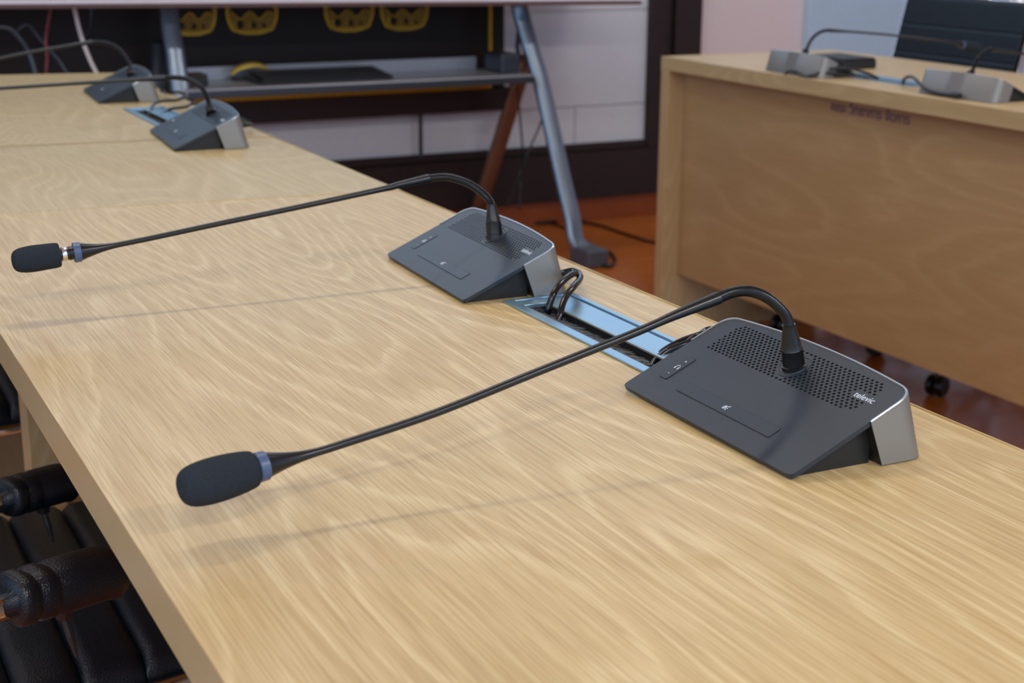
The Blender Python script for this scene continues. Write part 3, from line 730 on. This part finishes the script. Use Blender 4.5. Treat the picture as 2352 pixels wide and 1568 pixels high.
obj('arch', sweep(catmull(gp, 6), [.005 + .007 * math.sin(math.pi * i / 24) for i in range(25)], 12, sx=.8, sy=2.2), M['gold_shiny'], ms, world=True, smooth=True)
bb = box(gp[0].x + .01, gp[0].x + .07, 4.60, 4.64, zs + .0222, zs + .032, .003); obj('base', bb, M['plastic_dark'], ms, world=True)
ad = thing('power_adapter', 'small black adapter block at the left end of the desk shelf', 'adapter', (1.19, 4.52, zs + .0222))
obj('body', box(-.03, .035, -.04, .04, 0, .036, .004), M['plastic_dark'], ad); obj('top_label', box(-.022, .027, -.03, .03, .0362, .0372, .0005), M['reflection_and_label_brown'], ad)
# desk and floor cables
cable('white cable hanging behind the left table end', [PY(160, -8, 4.45), PY(171, 20, 4.45), PY(180, 60, 4.45), PY(192, 100, 4.44), PY(208, 140, 4.42), PY(225, 175, 4.40), PY(240, 215, 4.38)], .006, 'cable_white')
cable('red and black twisted cable hanging behind the left table end', [PY(116, -8, 4.45), PY(116, 20, 4.45), PY(110, 55, 4.45), PY(105, 95, 4.45), PY(108, 130, 4.44), PY(104, 190, 4.43)], .0045, 'cable_red')
cable('thick black cable hanging leftmost behind the far table end', [PY(-30, 62, 4.4), PY(0, 62, 4.4), PY(25, 68, 4.4), PY(48, 92, 4.4), PY(68, 125, 4.4), PY(82, 170, 4.38), PY(90, 220, 4.36)], .0075, 'steel_dark')
cable('grey cable slanting down behind the left table end', [PY(40, 70, 4.5), PY(62, 56, 4.5), PY(85, 80, 4.5), PY(115, 115, 4.48), PY(140, 145, 4.46), PY(165, 190, 4.44)], .005, 'steel_dark')
cable('thin black cable hooked under the desk top', [PY(208, -6, 4.6), PY(210, 30, 4.6), PY(205, 65, 4.6), PY(185, 95, 4.6), PY(150, 106, 4.6), PY(110, 106, 4.6), PY(85, 90, 4.6)], .003)
cable('thin black cable dropping from the desk shelf beside the rear leg', [PY(1188, 200, 4.45), PY(1192, 245, 4.45), PY(1197, 300, 4.45), PY(1200, 350, 4.45), PY(1196, 420, 4.45), PY(1192, 480, 4.42)], .0035)
cable('thin black cable sloping down left of the front desk leg', [PY(1246, 240, 4.45), PY(1248, 262, 4.45), PY(1235, 300, 4.45), PY(1213, 350, 4.45), PY(1190, 410, 4.45), PY(1165, 475, 4.42)], .0035)
def fc(label, pts, r=.006): cable(label, [PZ(u, v, r + .001) for u, v in pts], r)
fc('black cable lying on the floor towards the aisle table', [(1330, 508), (1380, 518), (1430, 535), (1500, 556), (1560, 560)], .005)
fc('black cable looping on the floor beside the desk foot', [(1345, 560), (1370, 568), (1400, 580), (1412, 598), (1400, 612), (1370, 606)], .006)
fc('tangled black cable on the floor behind the desk leg', [(1190, 496), (1215, 484), (1260, 486), (1290, 498), (1275, 508), (1230, 512), (1200, 506)], .006)
fc('thin black cable on the floor under the desk', [(1150, 480), (1220, 500), (1290, 520), (1330, 545), (1345, 575)], .004)

# ================================================================== chairs
def star_base(t, cx, cy):
    obj('base', lathe([(.03, .05), (.045, .06), (.045, .10), (.028, .12), (.028, .36), (.05, .37), (.05, .385), (.0, .385)], (cx, cy, 0), (0, 0, 1), 20), M['chrome'], t, world=True, smooth=False)
    for k in range(5):
        a = math.radians(72 * k + 200); e = Vector((cx + .30 * math.cos(a), cy + .30 * math.sin(a), .065))
        obj('base_arm', sweep([Vector((cx, cy, .09)), (Vector((cx, cy, .09)) + e) / 2 + Vector((0, 0, .008)), e], [.022, .017, .013], 10), M['chrome'], t, world=True, smooth=True)
        d = Vector((-math.sin(a), math.cos(a), 0))
        c = obj('caster', lathe([(.0, -.022), (.022, -.022), (.026, -.017), (.026, -.006), (.012, -.005), (.012, .005), (.026, .006), (.026, .017), (.022, .022), (0, .022)], Vector((e.x, e.y, .0265)), d, 16), M['rubber'], t, world=True)
def arm_chair(label, sy0, sy1, x0, x1, face, zseat=.43, rot=0.0, group='black leather office chairs', pivot=None):
    """seat with ribs across, running along y; face = +1 facing +x, -1 facing -x"""
    cx, cy = (x0 + x1) / 2, (sy0 + sy1) / 2
    t = thing('office_chair', label, 'chair', (cx, cy, 0), 0, group)
    star_base(t, cx, cy)
    return t, cx, cy
def ribbed(nx, x0, x1, y0, y1, zf, th, axis='x'):
    """channelled cushion; returns bmesh in world coords; zf(x) gives the height"""
    b = bmesh.new(); N = nx * 8; rows = []
    ys = [y0, y0 + .006, y0 + .02, (y0 + y1) / 2, y1 - .02, y1 - .006, y1]
    dz = [-.020, -.008, 0, 0.002, 0, -.008, -.020]
    for i in range(N + 1):
        x = x0 + (x1 - x0) * i / N; f = (i % 8) / 8; p = math.sqrt(max(0, 1 - (2 * f - 1) ** 6)); z = zf(x) - .007 * (1 - p)
        rows.append([b.verts.new((x, y, z + d)) for y, d in zip(ys, dz)])
    for i in range(N):
        for j in range(len(ys) - 1): b.faces.new((rows[i][j], rows[i + 1][j], rows[i + 1][j + 1], rows[i][j + 1]))
    bot = [[b.verts.new((x0 + (x1 - x0) * i / N, y, zf(x0 + (x1 - x0) * i / N) - th)) for y in (y0, y1)] for i in range(N + 1)]
    for i in range(N):
        b.faces.new((bot[i][0], bot[i][1], bot[i + 1][1], bot[i + 1][0]))
        b.faces.new((rows[i][0], bot[i][0], bot[i + 1][0], rows[i + 1][0])); b.faces.new((rows[i][-1], rows[i + 1][-1], bot[i + 1][1], bot[i][1]))
    b.faces.new([v for v in rows[0]] + [bot[0][1], bot[0][0]]); b.faces.new([v for v in reversed(rows[-1])] + [bot[-1][0], bot[-1][1]])
    return b
def sleeve(t, a, c, r, down, zip_at):
    """leather sleeve around the chrome arm loop from a (rear) to c (front)"""
    a, c = Vector(a), Vector(c); ax = (c - a).normalized(); L = (c - a).length
    ps = [a - ax * .016, a - ax * .013, a - ax * .004, a - ax * .001, a + ax * .001, a + ax * .004, a + ax * .013, a + ax * .0155, a + ax * .018, a + ax * .022, a + ax * .04]
    rs = [r * .86, r * .98, r * 1.0, r * .9, r * .9, r * .99, r * 1.0, r * .92, r * .93, r * 1.0, r * 1.0]
    m = 6
    for i in range(1, m): ps.append(a + ax * (.04 + (L - .055) * i / m)); rs.append(r)
    e = c - ax * .012
    for q, rr in ((0, 1.0), (.006, .97), (.011, .88), (.0145, .72), (.0165, .45), (.017, .15)):
        ps.append(e + ax * q + Vector((0, 0, -q * .5))); rs.append(r * rr)
    s = obj('arm_sleeve', sweep(ps, rs, 24, sx=.92, sy=1.08, power=2.5), M['leather'], t, world=True, smooth=True)
    z = a + ax * zip_at
    bz = sweep([z + Vector((0, 0, -r * .9)), z + Vector((.0, 0, -r - .006))], [.008, .006], 8); sweep([z + Vector((0, -.002, -r - .004)), z + Vector((.003, -.004, -r - .020)), z + Vector((.006, -.006, -r - .038))], [.003, .0034, .0012], 8, bm=bz)
    obj('zip_pull', bz, M['plastic_dark'], s, world=True)
    return ps
# near chair, lower left
t, cx, cy = arm_chair('black leather office chair nearest the camera, tucked under the table', 1.285, 1.735, -.02, .46, 1)
for k in range(8):
    x0 = -.035 + k * .0605
    zf = lambda x: .432 + .010 * ((x - .2) / .25) ** 2
    b = ribbed(1, x0 + .0008, x0 + .0597, 1.285, 1.735, zf, .035); 
    for v in b.verts: v.co.y += (v.co.x - .2) * .18 * max(0, 1 - (v.co.y - 1.285) / .3)
    smooth_by_angle(obj('seat_channel', b, M['leather_seat'], t, world=True), 60)
obj('seat_rail', sweep([Vector((-.06, 1.235, .405)), Vector((.2, 1.275, .398)), Vector((.47, 1.33, .40))], .0095, 12), M['chrome'], t, world=True, smooth=True)
obj('seat_rail', sweep([Vector((-.06, 1.75, .405)), Vector((.2, 1.75, .398)), Vector((.47, 1.75, .40))], .0095, 12), M['chrome'], t, world=True, smooth=True)
for (pa, pb, r, z, yo) in ((PZ(62, 1366, .605), PZ(262, 1306, .600), .0225, .6, -1), (PZ(40, 1136, .530), PZ(158, 1102, .526), .0215, .55, 1)):
    pts = sleeve(t, pa, pb, r, 1, .030)
    a = Vector(pa); ax = (Vector(pb) - a).normalized(); st = a - ax * .016
    obj('arm_frame', sweep([st + ax * .01, st - ax * .03, st - ax * .10, st - ax * .16 + Vector((0, 0, -.01)), st - ax * .22 + Vector((0, 0, -.03)), st - ax * .26 + Vector((0, 0, -.08)), Vector((st.x - .28, st.y, .41))], .0145, 12, sx=.7, sy=1.1, power=4), M['chrome'], t, world=True, smooth=True)
for k in range(9):
    z0 = .47 + k * .058
    b = box(-.30 - k * .012, -.262 - k * .012, 1.30, 1.74, z0 + .001, z0 + .056, .008); obj('back_channel', b, M['leather_seat'], t, world=True)
for yy in (1.285, 1.755): obj('back_rail', sweep([Vector((-.06, yy, .405)), Vector((-.2, yy, .41)), Vector((-.27, yy, .47)), Vector((-.40, yy, .99))], .0095, 10), M['chrome'], t, world=True, smooth=True)
for yy in (1.4, 1.64): obj('seat_bar', box(-.05, .45, yy - .01, yy + .01, .385, .397), M['steel_dark'], t, world=True)
# next chair along the table: only its arm shows
def copy_tree(o, parent=None):
    c = o.copy(); COL.objects.link(c); c.parent = parent
    for ch in list(o.children): copy_tree(ch, c)
    return c
n2 = copy_tree(t); n2.location = (t.location.x - .055, t.location.y + .82, 0)
n2['label'] = 'black leather office chair further along, only a dark edge showing beside the table end panel'
# chairs across the aisle
def back_chair(label, x, y0, y1, lean=.15):
    t = thing('office_chair', label, 'chair', (x + .12, (y0 + y1) / 2, 0), 0, 'office chairs across the aisle')
    star_base(t, x - .28, (y0 + y1) / 2)
    xb = lambda z: x + (z - .45) * lean * 1.6
    m = 6; H = .48
    for k in range(m):
        za, zb = .40 + k * H / m, .40 + (k + 1) * H / m - .0002
        b = bmesh.new(); pr = [(0, 0), (-.0015, .004), (-.0015, .075), (0, H / m - .0002), (.03, H / m - .0002), (.03, 0)]
        l = [b.verts.new((xb(za + q) + p, y0 + .012, za + q)) for p, q in pr]; r = [b.verts.new((xb(za + q) + p, y1 - .012, za + q)) for p, q in pr]
        b.faces.new(l); b.faces.new(r[::-1])
        for i in range(6): b.faces.new((l[i], l[(i + 1) % 6], r[(i + 1) % 6], r[i]))
        obj('back_channel', b, M['leather_seat'], t, world=True)
    for yy in (y0 + .002, y1 - .002): obj('back_rail', sweep([Vector((x - .45, yy, .42)), Vector((x - .06, yy, .40)), Vector((xb(.43) + .015, yy, .43)), Vector((xb(.885) + .015, yy, .885))], .009, 10), M['chrome'], t, world=True, smooth=True)
    obj('top_rail', sweep([Vector((xb(.885) + .015, y0, .885)), Vector((xb(.885) + .015, y1, .885))], .008, 10), M['chrome'], t, world=True, smooth=True)
    obj('seat', box(x - .44, x + .01, y0 + .012, y1 - .012, .39, .435, .015), M['leather_seat'], t, world=True)
    return t
back_chair('black leather chair with chrome side rails behind the aisle table', 3.02, 3.085, 3.60)
back_chair('black leather chair at the right picture edge behind the aisle table', 3.02, 2.46, 2.98)
